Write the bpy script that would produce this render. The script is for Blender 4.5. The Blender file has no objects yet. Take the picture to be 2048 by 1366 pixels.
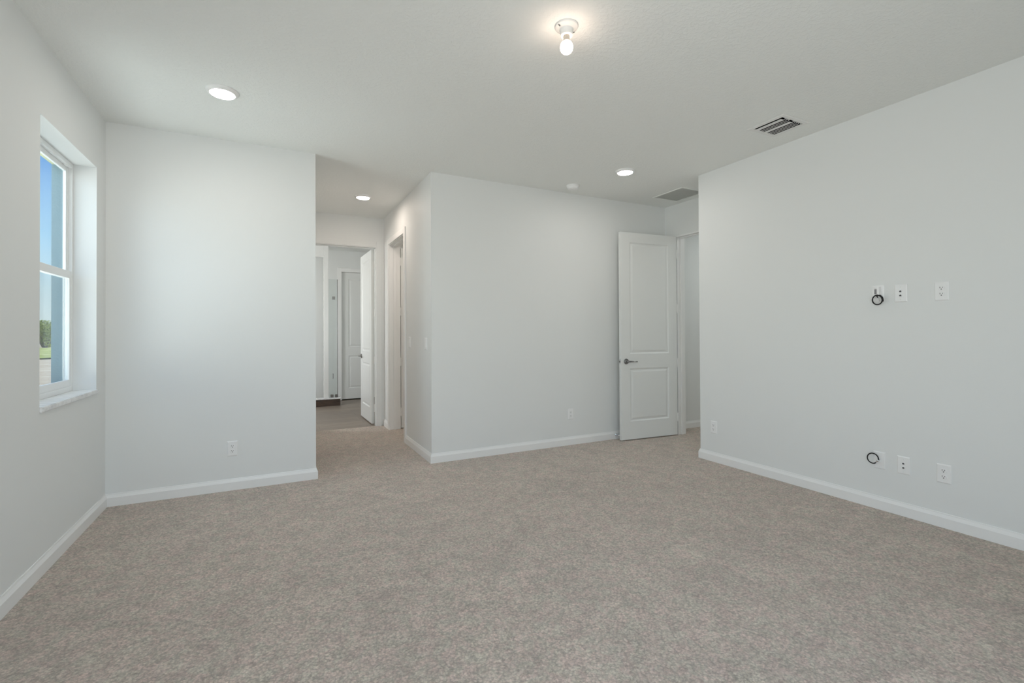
import bpy, bmesh, math, random
from mathutils import Vector, Matrix
random.seed(7)
S = bpy.context.scene
COL = S.collection
PI = math.pi

# ------------------------------------------------------------------ camera
YAW, PITCH, ROLL, CAM_H, FOC, CY = 0.4722, 0.0081, -0.0050, 1.2660, 949.03, 657.98
cd = bpy.data.cameras.new('camera')
cam = bpy.data.objects.new('camera', cd)
COL.objects.link(cam)
fwd0 = Vector((math.sin(YAW), math.cos(YAW), 0))
right0 = Vector((math.cos(YAW), -math.sin(YAW), 0))
fwd = fwd0 * math.cos(PITCH) + Vector((0, 0, 1)) * math.sin(PITCH)
up0 = Vector((0, 0, 1)) * math.cos(PITCH) - fwd0 * math.sin(PITCH)
right = right0 * math.cos(ROLL) + up0 * math.sin(ROLL)
up = up0 * math.cos(ROLL) - right0 * math.sin(ROLL)
m = Matrix((right, up, -fwd)).transposed().to_4x4()
m.translation = Vector((0, 0, CAM_H))
cam.matrix_world = m
cd.sensor_fit = 'HORIZONTAL'
cd.sensor_width = 36.0
cd.lens = FOC / 2048 * 36.0
cd.shift_y = -(683 - CY) / 2048
cd.clip_start = 0.02
cd.clip_end = 400
S.camera = cam

# ------------------------------------------------------------------ view / sky / daylight
S.view_settings.view_transform = 'Standard'
S.view_settings.look = 'None'
S.view_settings.gamma = 1.0
S.view_settings.use_curve_mapping = False
S.view_settings.exposure = -0.02
S.cycles.use_denoising = True
S.cycles.max_bounces = 16
S.cycles.diffuse_bounces = 12
S.cycles.transparent_max_bounces = 16
S.cycles.sample_clamp_indirect = 6.0

W = bpy.data.worlds.new('sky')
S.world = W
W.use_nodes = True
nt = W.node_tree
nt.nodes.clear()
N = nt.nodes.new
tc = N('ShaderNodeTexCoord')
sep = N('ShaderNodeSeparateXYZ')
nt.links.new(tc.outputs['Generated'], sep.inputs[0])
ramp = N('ShaderNodeValToRGB')
nt.links.new(sep.outputs['Z'], ramp.inputs[0])
cr = ramp.color_ramp
cr.elements[0].position = 0.0
cr.elements[0].color = (0.92, 1.02, 1.06, 1)
cr.elements[1].position = 1.0
cr.elements[1].color = (0.05, 0.17, 0.55, 1)
for pos, c in ((0.07, (0.78, 1.0, 1.12)), (0.15, (0.45, 0.80, 1.15)), (0.27, (0.16, 0.46, 1.05))):
    e = cr.elements.new(pos)
    e.color = (*c, 1)
bg = N('ShaderNodeBackground')
bg.inputs['Strength'].default_value = 1.0
nt.links.new(ramp.outputs[0], bg.inputs['Color'])
wo = N('ShaderNodeOutputWorld')
nt.links.new(bg.outputs[0], wo.inputs['Surface'])


def lamp(name, kind, loc, direction, energy, color, size=1.0, size_y=None, shape='RECTANGLE', spread=None):
    d = bpy.data.lights.new(name, kind)
    d.energy = energy
    d.color = color
    if kind == 'AREA':
        d.shape = shape
        d.size = size
        if size_y:
            d.size_y = size_y
        if spread:
            d.spread = spread
    o = bpy.data.objects.new(name, d)
    o.location = loc
    o.rotation_euler = Vector(direction).to_track_quat('-Z', 'Y').to_euler()
    COL.objects.link(o)
    return o


sun = lamp('sun', 'SUN', (20, 30, 40), (-0.62, -0.35, -0.70), 8.0, (1.0, 0.95, 0.86))
sun.data.angle = 0.01
# daylight through the left windows, an added opening behind the camera, and through the bathroom's window
lamp('ground_bounce_window', 'AREA', (-1.62, 3.80, 0.95), (1, 0, 0.9), 16, (0.94, 0.98, 0.95), 0.90, 1.3, spread=math.radians(125))
lamp('daylight_window', 'AREA', (-1.62, 3.80, 2.35), (1, 0, -0.9), 15, (0.86, 0.95, 1.0), 0.90, 1.3)
lamp('daylight_side_window', 'AREA', (-1.42, 0.24, 1.66), (1, 0, 0), 34, (0.97, 0.98, 0.98), 0.92, 1.55)
lamp('rear_fill', 'AREA', (0.62, -0.60, 1.35), (0, 1, 0.02), 36, (0.93, 0.99, 0.97), 2.6, 2.2)  # fill light added outside the unseen rear opening
lamp('daylight_bathroom_window', 'AREA', (-1.45, 7.9, 1.7), (1, 0, 0), 43, (0.99, 0.99, 0.95), 1.1, 1.2)
lamp('closet_fill', 'AREA', (2.2, 5.5, 2.82), (0, 0, -1), 7, (1.0, 0.90, 0.79), 0.2, 0.2)  # unseen fill light added to brighten the closet door
lamp('corridor_fill', 'AREA', (5.7, 3.5, 2.80), (0, 0, -1), 10, (0.95, 1.0, 0.98), 0.3, 0.3)  # unseen fill light added to brighten the corridor wall

# ------------------------------------------------------------------ materials


def mat(name, color, rough=0.5, metal=0.0, spec=0.5, emit=None, estr=0.0):
    mm = bpy.data.materials.new(name)
    mm.use_nodes = True
    b = mm.node_tree.nodes['Principled BSDF']
    b.inputs['Base Color'].default_value = (*color, 1)
    b.inputs['Roughness'].default_value = rough
    b.inputs['Metallic'].default_value = metal
    b.inputs['Specular IOR Level'].default_value = spec
    if emit:
        b.inputs['Emission Color'].default_value = (*emit, 1)
        b.inputs['Emission Strength'].default_value = estr
    return mm


def nodes(mm):
    t = mm.node_tree
    return t, t.nodes['Principled BSDF'], (lambda k: t.nodes.new(k)), (lambda a, b: t.links.new(a, b))


def texco(mm, scale=(1, 1, 1)):
    t, b, n, l = nodes(mm)
    c = n('ShaderNodeTexCoord')
    mp = n('ShaderNodeMapping')
    mp.inputs['Scale'].default_value = scale
    l(c.outputs['Object'], mp.inputs['Vector'])
    return mp.outputs['Vector']


def noise_bump(mm, scale, strength, dist, detail=3, rough=0.5, co=None):
    t, b, n, l = nodes(mm)
    co = co or texco(mm)
    tx = n('ShaderNodeTexNoise')
    tx.inputs['Scale'].default_value = scale
    tx.inputs['Detail'].default_value = detail
    tx.inputs['Roughness'].default_value = rough
    l(co, tx.inputs['Vector'])
    bp = n('ShaderNodeBump')
    bp.inputs['Strength'].default_value = strength
    bp.inputs['Distance'].default_value = dist
    l(tx.outputs['Fac'], bp.inputs['Height'])
    l(bp.outputs['Normal'], b.inputs['Normal'])
    return tx, bp


M = {}
M['wall'] = mat('white_wall_paint', (0.788, 0.80, 0.796), 0.55, spec=0.3)
noise_bump(M['wall'], 140, 0.06, 0.002)
M['ceil'] = mat('ceiling_texture_paint', (0.842, 0.858, 0.845), 0.8, spec=0.15)
t, b, n, l = nodes(M['ceil'])
co = texco(M['ceil'])
tx = n('ShaderNodeTexNoise')
tx.inputs['Scale'].default_value = 46
tx.inputs['Detail'].default_value = 3
tx.inputs['Distortion'].default_value = 0.6
l(co, tx.inputs['Vector'])
rp = n('ShaderNodeValToRGB')
rp.color_ramp.elements[0].position = 0.47
rp.color_ramp.elements[1].position = 0.58
l(tx.outputs['Fac'], rp.inputs[0])
bp = n('ShaderNodeBump')
bp.inputs['Strength'].default_value = 0.42
bp.inputs['Distance'].default_value = 0.0018
l(rp.outputs[0], bp.inputs['Height'])
l(bp.outputs[0], b.inputs['Normal'])
M['trim'] = mat('white_trim_paint', (0.86, 0.86, 0.855), 0.32, spec=0.45)
M['door'] = mat('white_door_paint', (0.785, 0.795, 0.785), 0.30, spec=0.45)
M['plastic'] = mat('white_plastic', (0.86, 0.86, 0.86), 0.35)
M['vinyl'] = mat('white_vinyl', (0.85, 0.86, 0.86), 0.35)
M['dark'] = mat('dark_opening', (0.012, 0.012, 0.012), 0.8, spec=0.1)
M['gray'] = mat('gray_plastic', (0.25, 0.25, 0.26), 0.5)
M['nickel'] = mat('satin_nickel', (0.30, 0.295, 0.29), 0.12, metal=1.0)
M['socket'] = mat('dark_gray_socket', (0.07, 0.07, 0.075), 0.5)
M['chrome'] = mat('chrome', (0.75, 0.76, 0.78), 0.12, metal=1.0)
M['rubber'] = mat('black_rubber', (0.010, 0.010, 0.011), 0.55, spec=0.3)
M['white_rubber'] = mat('white_rubber', (0.8, 0.8, 0.8), 0.6)
M['porcelain'] = mat('white_porcelain', (0.83, 0.82, 0.80), 0.25)
M['brass'] = mat('aluminium_thread', (0.6, 0.57, 0.5), 0.3, metal=1.0)
M['collar'] = mat('beige_bulb_collar', (0.42, 0.40, 0.36), 0.5)
M['bulb'] = mat('lit_bulb', (1, 1, 1), 0.4, emit=(1.0, 0.78, 0.62), estr=24)
M['lens'] = mat('lit_lens', (1, 1, 1), 0.4, emit=(1.0, 0.95, 0.885), estr=84)
M['lens_warm'] = mat('lit_lens_warm', (1, 1, 1), 0.4, emit=(1.0, 0.86, 0.75), estr=118)
M['grille'] = mat('gray_grille_paint', (0.82, 0.83, 0.81), 0.5)
M['register'] = mat('register_enamel', (0.78, 0.78, 0.77), 0.4)
M['marble'] = mat('marble_sill', (0.80, 0.80, 0.79), 0.2)
t, b, n, l = nodes(M['marble'])
tx = n('ShaderNodeTexNoise')
tx.inputs['Scale'].default_value = 9
tx.inputs['Detail'].default_value = 8
tx.inputs['Distortion'].default_value = 2.0
l(texco(M['marble'], (1, 1, 1)), tx.inputs['Vector'])
rp = n('ShaderNodeValToRGB')
rp.color_ramp.elements[0].position = 0.38
rp.color_ramp.elements[0].color = (0.72, 0.72, 0.73, 1)
rp.color_ramp.elements[1].position = 0.56
rp.color_ramp.elements[1].color = (0.86, 0.86, 0.86, 1)
l(tx.outputs['Fac'], rp.inputs[0])
l(rp.outputs[0], b.inputs['Base Color'])
M['stucco'] = mat('blue_gray_stucco', (0.17, 0.25, 0.29), 0.85, spec=0.1)
noise_bump(M['stucco'], 90, 0.5, 0.004)
M['stucco_bounce'] = mat('lawn_bounce_stucco', (0.62, 0.62, 0.36), 0.85, spec=0.1)  # olive-cream tone stands in for lawn light bounced onto the stucco


def glass_mat(name, tint, gloss):
    mm = bpy.data.materials.new(name)
    mm.use_nodes = True
    t = mm.node_tree
    t.nodes.clear()
    tr = t.nodes.new('ShaderNodeBsdfTransparent')
    tr.inputs[0].default_value = (*tint, 1)
    gl = t.nodes.new('ShaderNodeBsdfGlossy')
    gl.inputs['Roughness'].default_value = 0.02
    fr = t.nodes.new('ShaderNodeFresnel')
    fr.inputs['IOR'].default_value = 1.35
    mu = t.nodes.new('ShaderNodeMath')
    mu.operation = 'MULTIPLY'
    mu.inputs[1].default_value = gloss
    mx = t.nodes.new('ShaderNodeMixShader')
    o = t.nodes.new('ShaderNodeOutputMaterial')
    t.links.new(fr.outputs[0], mu.inputs[0])
    t.links.new(mu.outputs[0], mx.inputs[0])
    t.links.new(tr.outputs[0], mx.inputs[1])
    t.links.new(gl.outputs[0], mx.inputs[2])
    t.links.new(mx.outputs[0], o.inputs[0])
    return mm


M['glass'] = glass_mat('window_glass', (0.95, 0.985, 0.98), 0.35)
M['shower_glass'] = glass_mat('shower_glass', (0.93, 0.95, 0.945), 0.6)
mm = bpy.data.materials.new('insect_mesh')
mm.use_nodes = True
t = mm.node_tree
t.nodes.clear()
tr = t.nodes.new('ShaderNodeBsdfTransparent')
df = t.nodes.new('ShaderNodeBsdfDiffuse')
df.inputs[0].default_value = (0.12, 0.13, 0.15, 1)
mx = t.nodes.new('ShaderNodeMixShader')
mx.inputs[0].default_value = 0.07
o = t.nodes.new('ShaderNodeOutputMaterial')
t.links.new(tr.outputs[0], mx.inputs[1])
t.links.new(df.outputs[0], mx.inputs[2])
t.links.new(mx.outputs[0], o.inputs[0])
M['screen'] = mm

# carpet: beige cut pile, mottled nap, speckled fibres
M['carpet'] = mat('beige_carpet', (0.40, 0.35, 0.31), 0.95, spec=0.05)
t, b, n, l = nodes(M['carpet'])
co = texco(M['carpet'])


def noise(scale, detail=2, rough=0.5, dist=0.0):
    q = n('ShaderNodeTexNoise')
    q.inputs['Scale'].default_value = scale
    q.inputs['Detail'].default_value = detail
    q.inputs['Roughness'].default_value = rough
    q.inputs['Distortion'].default_value = dist
    l(co, q.inputs['Vector'])
    return q.outputs['Fac']


def ramp2(fac, p0, c0, p1, c1):
    q = n('ShaderNodeValToRGB')
    q.color_ramp.elements[0].position = p0
    q.color_ramp.elements[0].color = (*c0, 1)
    q.color_ramp.elements[1].position = p1
    q.color_ramp.elements[1].color = (*c1, 1)
    l(fac, q.inputs[0])
    return q.outputs[0]


def mult(a, c, fac=1.0, mode='MULTIPLY'):
    q = n('ShaderNodeMix')
    q.data_type = 'RGBA'
    q.blend_type = mode
    q.inputs[0].default_value = fac
    l(a, q.inputs[6])
    l(c, q.inputs[7])
    return q.outputs[2]


# pile: leaning yarn tufts, each with its own shade, dark crevices between them
wob = n('ShaderNodeTexNoise')
wob.inputs['Scale'].default_value = 70
wob.inputs['Detail'].default_value = 3
l(co, wob.inputs['Vector'])
vm = n('ShaderNodeVectorMath')
vm.operation = 'MULTIPLY_ADD'
vm.inputs[1].default_value = (0.018, 0.018, 0.0)
l(wob.outputs['Color'], vm.inputs[0])
l(co, vm.inputs[2])
vo = n('ShaderNodeTexVoronoi')
vo.inputs['Scale'].default_value = 105
vo.inputs['Randomness'].default_value = 1.0
l(vm.outputs['Vector'], vo.inputs['Vector'])
sv_ = n('ShaderNodeSeparateColor')
l(vo.outputs['Color'], sv_.inputs[0])
base = ramp2(sv_.outputs['Red'], 0.0, (0.535, 0.437, 0.356), 1.0, (0.775, 0.655, 0.553))
crev = ramp2(vo.outputs['Distance'], 0.36, (1.06, 1.06, 1.06), 0.80, (0.66, 0.64, 0.62))
base = mult(base, crev)
fib = ramp2(noise(48, 4, 0.72, 2.2), 0.36, (0.82, 0.81, 0.80), 0.57, (1.05, 1.05, 1.05))
nap = ramp2(noise(3.4, 6, 0.66, 1.2), 0.38, (0.90, 0.895, 0.89), 0.60, (1.06, 1.06, 1.06))
nap2 = ramp2(noise(13, 5, 0.68, 1.0), 0.38, (0.90, 0.895, 0.89), 0.60, (1.05, 1.05, 1.05))
tint = ramp2(noise(16, 4, 0.65, 0.8), 0.40, (1.055, 0.975, 1.005), 0.60, (0.955, 1.012, 0.985))
c = mult(base, fib)
c = mult(c, nap)
c = mult(c, nap2)
c = mult(c, tint)
l(c, b.inputs['Base Color'])
bp = n('ShaderNodeBump')
bp.inputs['Strength'].default_value = 0.9
bp.inputs['Distance'].default_value = 0.008
l(noise(120, 4, 0.7, 1.6), bp.inputs['Height'])
bp2 = n('ShaderNodeBump')
bp2.inputs['Strength'].default_value = 0.35
bp2.inputs['Distance'].default_value = 0.02
l(noise(16, 3, 0.6, 0.5), bp2.inputs['Height'])
l(bp.outputs[0], bp2.inputs['Normal'])
l(bp2.outputs[0], b.inputs['Normal'])
b.inputs['Sheen Weight'].default_value = 0.6

# vinyl planks in the bathroom
M['plank'] = mat('vinyl_plank', (0.3, 0.25, 0.21), 0.42)
t, b, n, l = nodes(M['plank'])
co = texco(M['plank'])
br = n('ShaderNodeTexBrick')
br.inputs['Scale'].default_value = 1.0
br.inputs['Brick Width'].default_value = 1.2
br.inputs['Row Height'].default_value = 0.18
br.inputs['Mortar Size'].default_value = 0.002
br.inputs['Color1'].default_value = (0.30, 0.245, 0.20, 1)
br.inputs['Color2'].default_value = (0.24, 0.20, 0.165, 1)
br.inputs['Mortar'].default_value = (0.12, 0.10, 0.09, 1)
l(co, br.inputs['Vector'])
co = texco(M['plank'], (2, 22, 1))
g = ramp2(noise(3, 5, 0.6, 0.6), 0.3, (0.75, 0.75, 0.76), 0.7, (1.15, 1.13, 1.1))
l(mult(br.outputs['Color'], g), b.inputs['Base Color'])
M['curb_wood'] = mat('dark_walnut_tile', (0.06, 0.035, 0.022), 0.4)
t, b, n, l = nodes(M['curb_wood'])
co = texco(M['curb_wood'], (3, 3, 40))
l(ramp2(noise(2, 4, 0.6, 0.5), 0.3, (0.030, 0.018, 0.012), 0.7, (0.10, 0.058, 0.036)), b.inputs['Base Color'])
M['tile'] = mat('white_shower_tile', (0.84, 0.84, 0.83), 0.18)

M['sand'] = mat('sandy_ground', (0.5, 0.44, 0.35), 0.95, spec=0.05)
t, b, n, l = nodes(M['sand'])
co = texco(M['sand'], (0.35, 1, 1))
l(ramp2(noise(0.9, 6, 0.65, 0.4), 0.3, (0.36, 0.29, 0.21), 0.7, (0.62, 0.56, 0.47)), b.inputs['Base Color'])
M['grass'] = mat('lawn_grass', (0.28, 0.34, 0.08), 0.9, spec=0.05)
t, b, n, l = nodes(M['grass'])
co = texco(M['grass'])
l(ramp2(noise(0.35, 6, 0.7), 0.35, (0.22, 0.30, 0.05), 0.68, (0.62, 0.60, 0.34)), b.inputs['Base Color'])
M['leaf'] = mat('shrub_leaves', (0.20, 0.30, 0.03), 0.7, spec=0.2)
t, b, n, l = nodes(M['leaf'])
co = texco(M['leaf'])
l(ramp2(noise(1.6, 3), 0.3, (0.13, 0.22, 0.02), 0.7, (0.40, 0.46, 0.05)), b.inputs['Base Color'])
M['bark'] = mat('shrub_bark', (0.12, 0.09, 0.06), 0.9)

# ------------------------------------------------------------------ helpers


def add_box(bm, x0, x1, y0, y1, z0, z1, bevel=0.0, seg=2):
    vs = [bm.verts.new((x, y, z)) for x in (x0, x1) for y in (y0, y1) for z in (z0, z1)]
    F = [(0, 1, 3, 2), (4, 6, 7, 5), (0, 4, 5, 1), (2, 3, 7, 6), (0, 2, 6, 4), (1, 5, 7, 3)]
    fs = [bm.faces.new([vs[i] for i in f]) for f in F]
    if bevel:
        es = list({e for f in fs for e in f.edges})
        bmesh.ops.bevel(bm, geom=es, offset=bevel, segments=seg, affect='EDGES', profile=0.5)
    return vs


def add_lathe(bm, prof, seg=32, mtx=None):
    """prof: (r, z) pairs, revolved about Z."""
    rings = []
    for r, z in prof:
        if r < 1e-6:
            rings.append([bm.verts.new((0, 0, z))])
        else:
            rings.append([bm.verts.new((r * math.cos(2 * PI * i / seg), r * math.sin(2 * PI * i / seg), z)) for i in range(seg)])
    for a, c in zip(rings, rings[1:]):
        for i in range(seg):
            j = (i + 1) % seg
            if len(a) == 1 and len(c) == 1:
                continue
            if len(a) == 1:
                bm.faces.new((a[0], c[i], c[j]))
            elif len(c) == 1:
                bm.faces.new((a[i], a[j], c[0]))
            else:
                bm.faces.new((a[i], a[j], c[j], c[i]))
    if mtx is not None:
        bmesh.ops.transform(bm, matrix=mtx, verts=[v for r in rings for v in r])


def add_tube(bm, pts, r, seg=10, close=False):
    pts = [Vector(p) for p in pts]
    k = len(pts)
    rad = r if callable(r) else (lambda i: r)
    rings = []
    prev = None
    for i, p in enumerate(pts):
        if close:
            d = (pts[(i + 1) % k] - pts[i - 1]).normalized()
        else:
            d = (pts[min(i + 1, k - 1)] - pts[max(i - 1, 0)]).normalized()
        ref = prev if prev is not None else (Vector((0, 0, 1)) if abs(d.z) < 0.9 else Vector((1, 0, 0)))
        u = (ref - d * ref.dot(d)).normalized()
        prev = u
        v = d.cross(u)
        rings.append([bm.verts.new(p + rad(i) * (u * math.cos(2 * PI * j / seg) + v * math.sin(2 * PI * j / seg))) for j in range(seg)])
    for i in range(k if close else k - 1):
        a, c = rings[i], rings[(i + 1) % k]
        for j in range(seg):
            q = (j + 1) % seg
            bm.faces.new((a[j], a[q], c[q], c[j]))
    if not close:
        bm.faces.new(rings[0][::-1])
        bm.faces.new(rings[-1])


def obj(name, bm, material, parent=None, smooth=False, loc=None, rotz=0.0):
    bmesh.ops.recalc_face_normals(bm, faces=bm.faces)
    me = bpy.data.meshes.new(name)
    bm.to_mesh(me)
    bm.free()
    for mt in (material if isinstance(material, (list, tuple)) else [material]):
        me.materials.append(mt)
    if smooth:
        me.polygons.foreach_set('use_smooth', [True] * len(me.polygons))
        try:
            me.set_sharp_from_angle(angle=math.radians(smooth if smooth is not True else 38))
        except Exception:
            pass
    o = bpy.data.objects.new(name, me)
    COL.objects.link(o)
    if parent:
        o.parent = parent
    if loc is not None:
        o.location = loc
        o.rotation_euler = (0, 0, rotz)
    return o


def box_obj(name, material, x0, x1, y0, y1, z0, z1, parent=None, bevel=0.0):
    bm = bmesh.new()
    add_box(bm, x0, x1, y0, y1, z0, z1, bevel)
    return obj(name, bm, material, parent)


def tag(o, label, cat, group=None, kind=None):
    o['label'] = label
    o['category'] = cat
    if group:
        o['group'] = group
    if kind:
        o['kind'] = kind
    return o


def thing(name, label, cat, loc, rotz=0.0, group=None, kind=None):
    o = bpy.data.objects.new(name, None)
    o.empty_display_size = 0.05
    COL.objects.link(o)
    o.location = loc
    o.rotation_euler = (0, 0, rotz)
    return tag(o, label, cat, group, kind)


def dup(root, loc, label, rotz=None, group=None):
    r = root.copy()
    COL.objects.link(r)
    r.location = loc
    if rotz is not None:
        r.rotation_euler = (0, 0, rotz)
    r['label'] = label
    if group:
        r['group'] = group
    for ch in list(root.children):
        cc = ch.copy()
        COL.objects.link(cc)
        cc.parent = r
        for g in ch.children:
            d = g.copy()
            COL.objects.link(d)
            d.parent = cc
    return r


def struct(o, label, cat):
    return tag(o, label, cat, kind='structure')


def wall(name, label, axis, t0, t1, a0, a1, z0, z1, holes=(), material=None, outer=None):
    """A wall slab. axis 'x': its thickness runs t0..t1 in X and its length a0..a1 in Y; axis 'y' the other way. holes: (a0,a1,z0,z1).
    outer: material of the t0 face and of the reveals beyond a given depth is set by face index 1."""
    A = sorted({a0, a1, *[h[0] for h in holes], *[h[1] for h in holes]})
    Z = sorted({z0, z1, *[h[2] for h in holes], *[h[3] for h in holes]})
    solid = lambda i, j: 0 <= i < len(A) - 1 and 0 <= j < len(Z) - 1 and not any(
        h[0] <= (A[i] + A[i + 1]) / 2 <= h[1] and h[2] <= (Z[j] + Z[j + 1]) / 2 <= h[3] for h in holes)
    bm = bmesh.new()
    P = {'x': lambda t, a, z: (t, a, z), 'y': lambda t, a, z: (a, t, z), 'z': lambda t, a, z: (a, z, t)}[axis]

    def quad(*ps):
        return bm.faces.new([bm.verts.new(P(*p)) for p in ps])
    for i in range(len(A) - 1):
        for j in range(len(Z) - 1):
            if not solid(i, j):
                continue
            b0, b1, c0, c1 = A[i], A[i + 1], Z[j], Z[j + 1]
            quad((t0, b0, c0), (t0, b1, c0), (t0, b1, c1), (t0, b0, c1))
            quad((t1, b0, c0), (t1, b0, c1), (t1, b1, c1), (t1, b1, c0))
            if not solid(i - 1, j):
                quad((t0, b0, c0), (t0, b0, c1), (t1, b0, c1), (t1, b0, c0))
            if not solid(i + 1, j):
                quad((t0, b1, c0), (t1, b1, c0), (t1, b1, c1), (t0, b1, c1))
            if not solid(i, j - 1):
                quad((t0, b0, c0), (t1, b0, c0), (t1, b1, c0), (t0, b1, c0))
            if not solid(i, j + 1):
                quad((t0, b0, c1), (t0, b1, c1), (t1, b1, c1), (t1, b0, c1))
    bmesh.ops.remove_doubles(bm, verts=bm.verts, dist=1e-5)
    o = obj(name, bm, material or M['wall'])
    return struct(o, label, 'wall')


# ------------------------------------------------------------------ room shell
XL, YB, XB, XC = -1.080, 4.484, 0.360, 1.405
XR, YE, XD, YH, H = 3.8645, 3.404, 4.485, 6.626, 2.845
YR = -0.42
T = 0.12
WY0, WY1, WZ0, WZ1 = 3.360, 4.282, 0.885, 2.440     # the window in the left wall

wall('wall_left', 'white left wall with a deep drywall window opening', 'x', -1.230, XL, YR - T, YB + T, 0, H,
     [(WY0, WY1, WZ0 - 0.028, WZ1), (-0.22, 0.70, WZ0 - 0.028, WZ1)])
wall('wall_left_exterior', 'blue gray stucco outside wall seen through the window', 'x', -1.318, -1.230, YR - T, YB + T, -0.3, H + 0.1,
     [(WY0, WY1, WZ0 - 0.01, WZ1), (-0.22, 0.70, WZ0 - 0.01, WZ1)], M['stucco'])
wall('wall_back_left', 'white back wall between the window corner and the hallway opening', 'y', YB, YB + T, XL, XB, 0, H)
wall('wall_hall_left', 'white left side wall of the short hallway', 'x', XB - T, XB, YB + T, YH, 0, H)
wall('wall_back_right', 'wide white back wall behind the open bedroom door', 'y', YB, YB + T, XC, XD + T, 0, H)
wall('wall_hall_right', 'white right side wall of the hallway with two light switches', 'x', XC, XC + 0.14, YB + T, YH, 0, H,
     [(5.50, 6.30, 0, 2.44)])
wall('wall_hall_end', 'white wall at the hallway end above the bathroom doorway', 'y', YH, YH + T, -1.318, 3.30, 0, H,
     [(0.49, 1.30, 0, 2.45)])
wall('wall_right', 'white right wall with cable plates and outlets', 'x', XR, XR + T, YR - T, YE, 0, H)
wall('wall_entry_return', 'white return wall of the entry nook behind the right wall', 'y', YE - T, YE, XR + T, XD + T, 0, H)
wall('wall_entry', 'white wall around the bedroom doorway in the entry nook', 'x', XD, XD + T, YE, YB, 0, H, [(3.45, 4.30, 0, 2.455)])
wall('wall_rear', 'white rear wall with a wide opening added for fill light', 'y', YR - T, YR, XL, XR + T, 0, H, [(-0.70, 1.90, 0.25, 2.45)])
wall('wall_closet', 'white far side wall of the closet off the hallway', 'x', 3.18, 3.30, YB + T, YH, 0, H)
wall('wall_bath_left', 'white bathroom side wall with the window', 'x', -1.318, -1.200, YH + T, 9.65, 0, H, [(7.35, 8.45, 1.1, 2.3)])
wall('wall_bath_right', 'white bathroom wall on the right', 'x', 2.40, 2.52, YH + T, 9.65, 0, H)
wall('wall_bath_far', 'white far bathroom wall around the closed door', 'y', 9.53, 9.65, -1.200, 2.40, 0, H, [(1.215, 2.03, 0, 2.455)])
wall('wall_beyond_bath', 'white end wall of the unseen room added behind the far bathroom door', 'y', 10.6, 10.72, -0.2, 2.52, 0, H)  # these three walls are added to keep the door's floor gap dark
wall('wall_beyond_bath_left', 'side wall of the unseen room added behind the far bathroom door', 'x', -0.2, -0.08, 9.65, 10.6, 0, H)
wall('wall_beyond_bath_right', 'right side wall of the unseen room added behind the far bathroom door', 'x', 2.40, 2.52, 9.65, 10.6, 0, H)
wall('wall_corridor_back', 'white corridor wall seen through the bedroom doorway', 'y', 4.525, 4.645, XD + T, 6.70, 0, H)
wall('wall_corridor_end', 'white end wall of the corridor', 'x', 6.58, 6.70, 2.4, 4.525, 0, H)
wall('wall_corridor_front', 'white front wall of the corridor', 'y', 2.28, 2.40, XR + T, 6.70, 0, H)

struct(box_obj('floor', M['carpet'], XL - 0.05, 6.68, YR - 0.05, 6.655, -0.10, 0.0), 'beige cut pile carpet running into the hallway', 'floor')
struct(box_obj('floor_bath', M['plank'], -1.25, 2.50, 6.655, 10.70, -0.10, -0.006), 'gray brown wood plank floor of the bathroom', 'floor')
ce = wall('ceiling', 'off white textured ceiling', 'z', H, H + 0.12, -1.318, 6.70, YR - T, 10.72, [(3.350, 3.610, 2.181, 2.423)], M['ceil'])
ce['category'] = 'ceiling'

# ------------------------------------------------------------------ baseboards
BH, BT = 0.092, 0.015
PROF = [(0, 0), (BT, 0), (BT, 0.064), (BT - 0.002, 0.068), (0.0065, 0.084), (0.005, BH), (0, BH)]


def baseboard(name, label, p0, p1, nrm, m0=0, m1=0):
    """From p0 to p1 along a wall whose face normal is nrm. m: +1 outer corner mitre, -1 inner corner mitre, 0 square end."""
    p0, p1, nrm = Vector((*p0, 0)), Vector((*p1, 0)), Vector((*nrm, 0))
    d = (p1 - p0).normalized()
    bm = bmesh.new()
    a = [bm.verts.new(p0 + nrm * q - d * (q * m0) + Vector((0, 0, z))) for q, z in PROF]
    c = [bm.verts.new(p1 + nrm * q + d * (q * m1) + Vector((0, 0, z))) for q, z in PROF]
    k = len(PROF)
    for i in range(k):
        j = (i + 1) % k
        bm.faces.new((a[i], a[j], c[j], c[i]))
    bm.faces.new(a[::-1])
    bm.faces.new(c)
    return struct(obj(name, bm, M['trim']), label, 'baseboard')


baseboard('baseboard_left', 'white baseboard under the window along the left wall', (XL, YR), (XL, YB), (1, 0), -1, -1)
baseboard('baseboard_back_left', 'white baseboard below the outlet left of the hallway', (XL, YB), (XB, YB), (0, -1), -1, 1)
baseboard('baseboard_hall_left', 'white baseboard along the hallway left wall', (XB, YB), (XB, YH), (1, 0), 1, -1)
baseboard('baseboard_back_right', 'white baseboard along the back wall behind the open door', (XC, YB), (XD, YB), (0, -1), 1, -1)
baseboard('baseboard_hall_right', 'short white baseboard turning into the hallway beside the closet door', (XC, YB), (XC, 5.435), (-1, 0), 1, 0)
baseboard('baseboard_hall_corner', 'stub of white baseboard in the far hallway corner', (XC, 6.365), (XC, YH), (-1, 0), 0, -1)
baseboard('baseboard_right', 'white baseboard along the right wall', (XR, YE), (XR, YR), (-1, 0), 1, -1)
baseboard('baseboard_entry_return', 'white baseboard around the corner of the right wall', (XR, YE), (XD, YE), (0, 1), 1, -1)
baseboard('baseboard_corridor', 'white baseboard in the corridor beyond the open door', (XD + T, 4.525), (6.58, 4.525), (0, -1), 0, -1)
baseboard('baseboard_rear', 'white baseboard along the rear wall', (XL, YR), (XR, YR), (0, 1), -1, -1)

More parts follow.
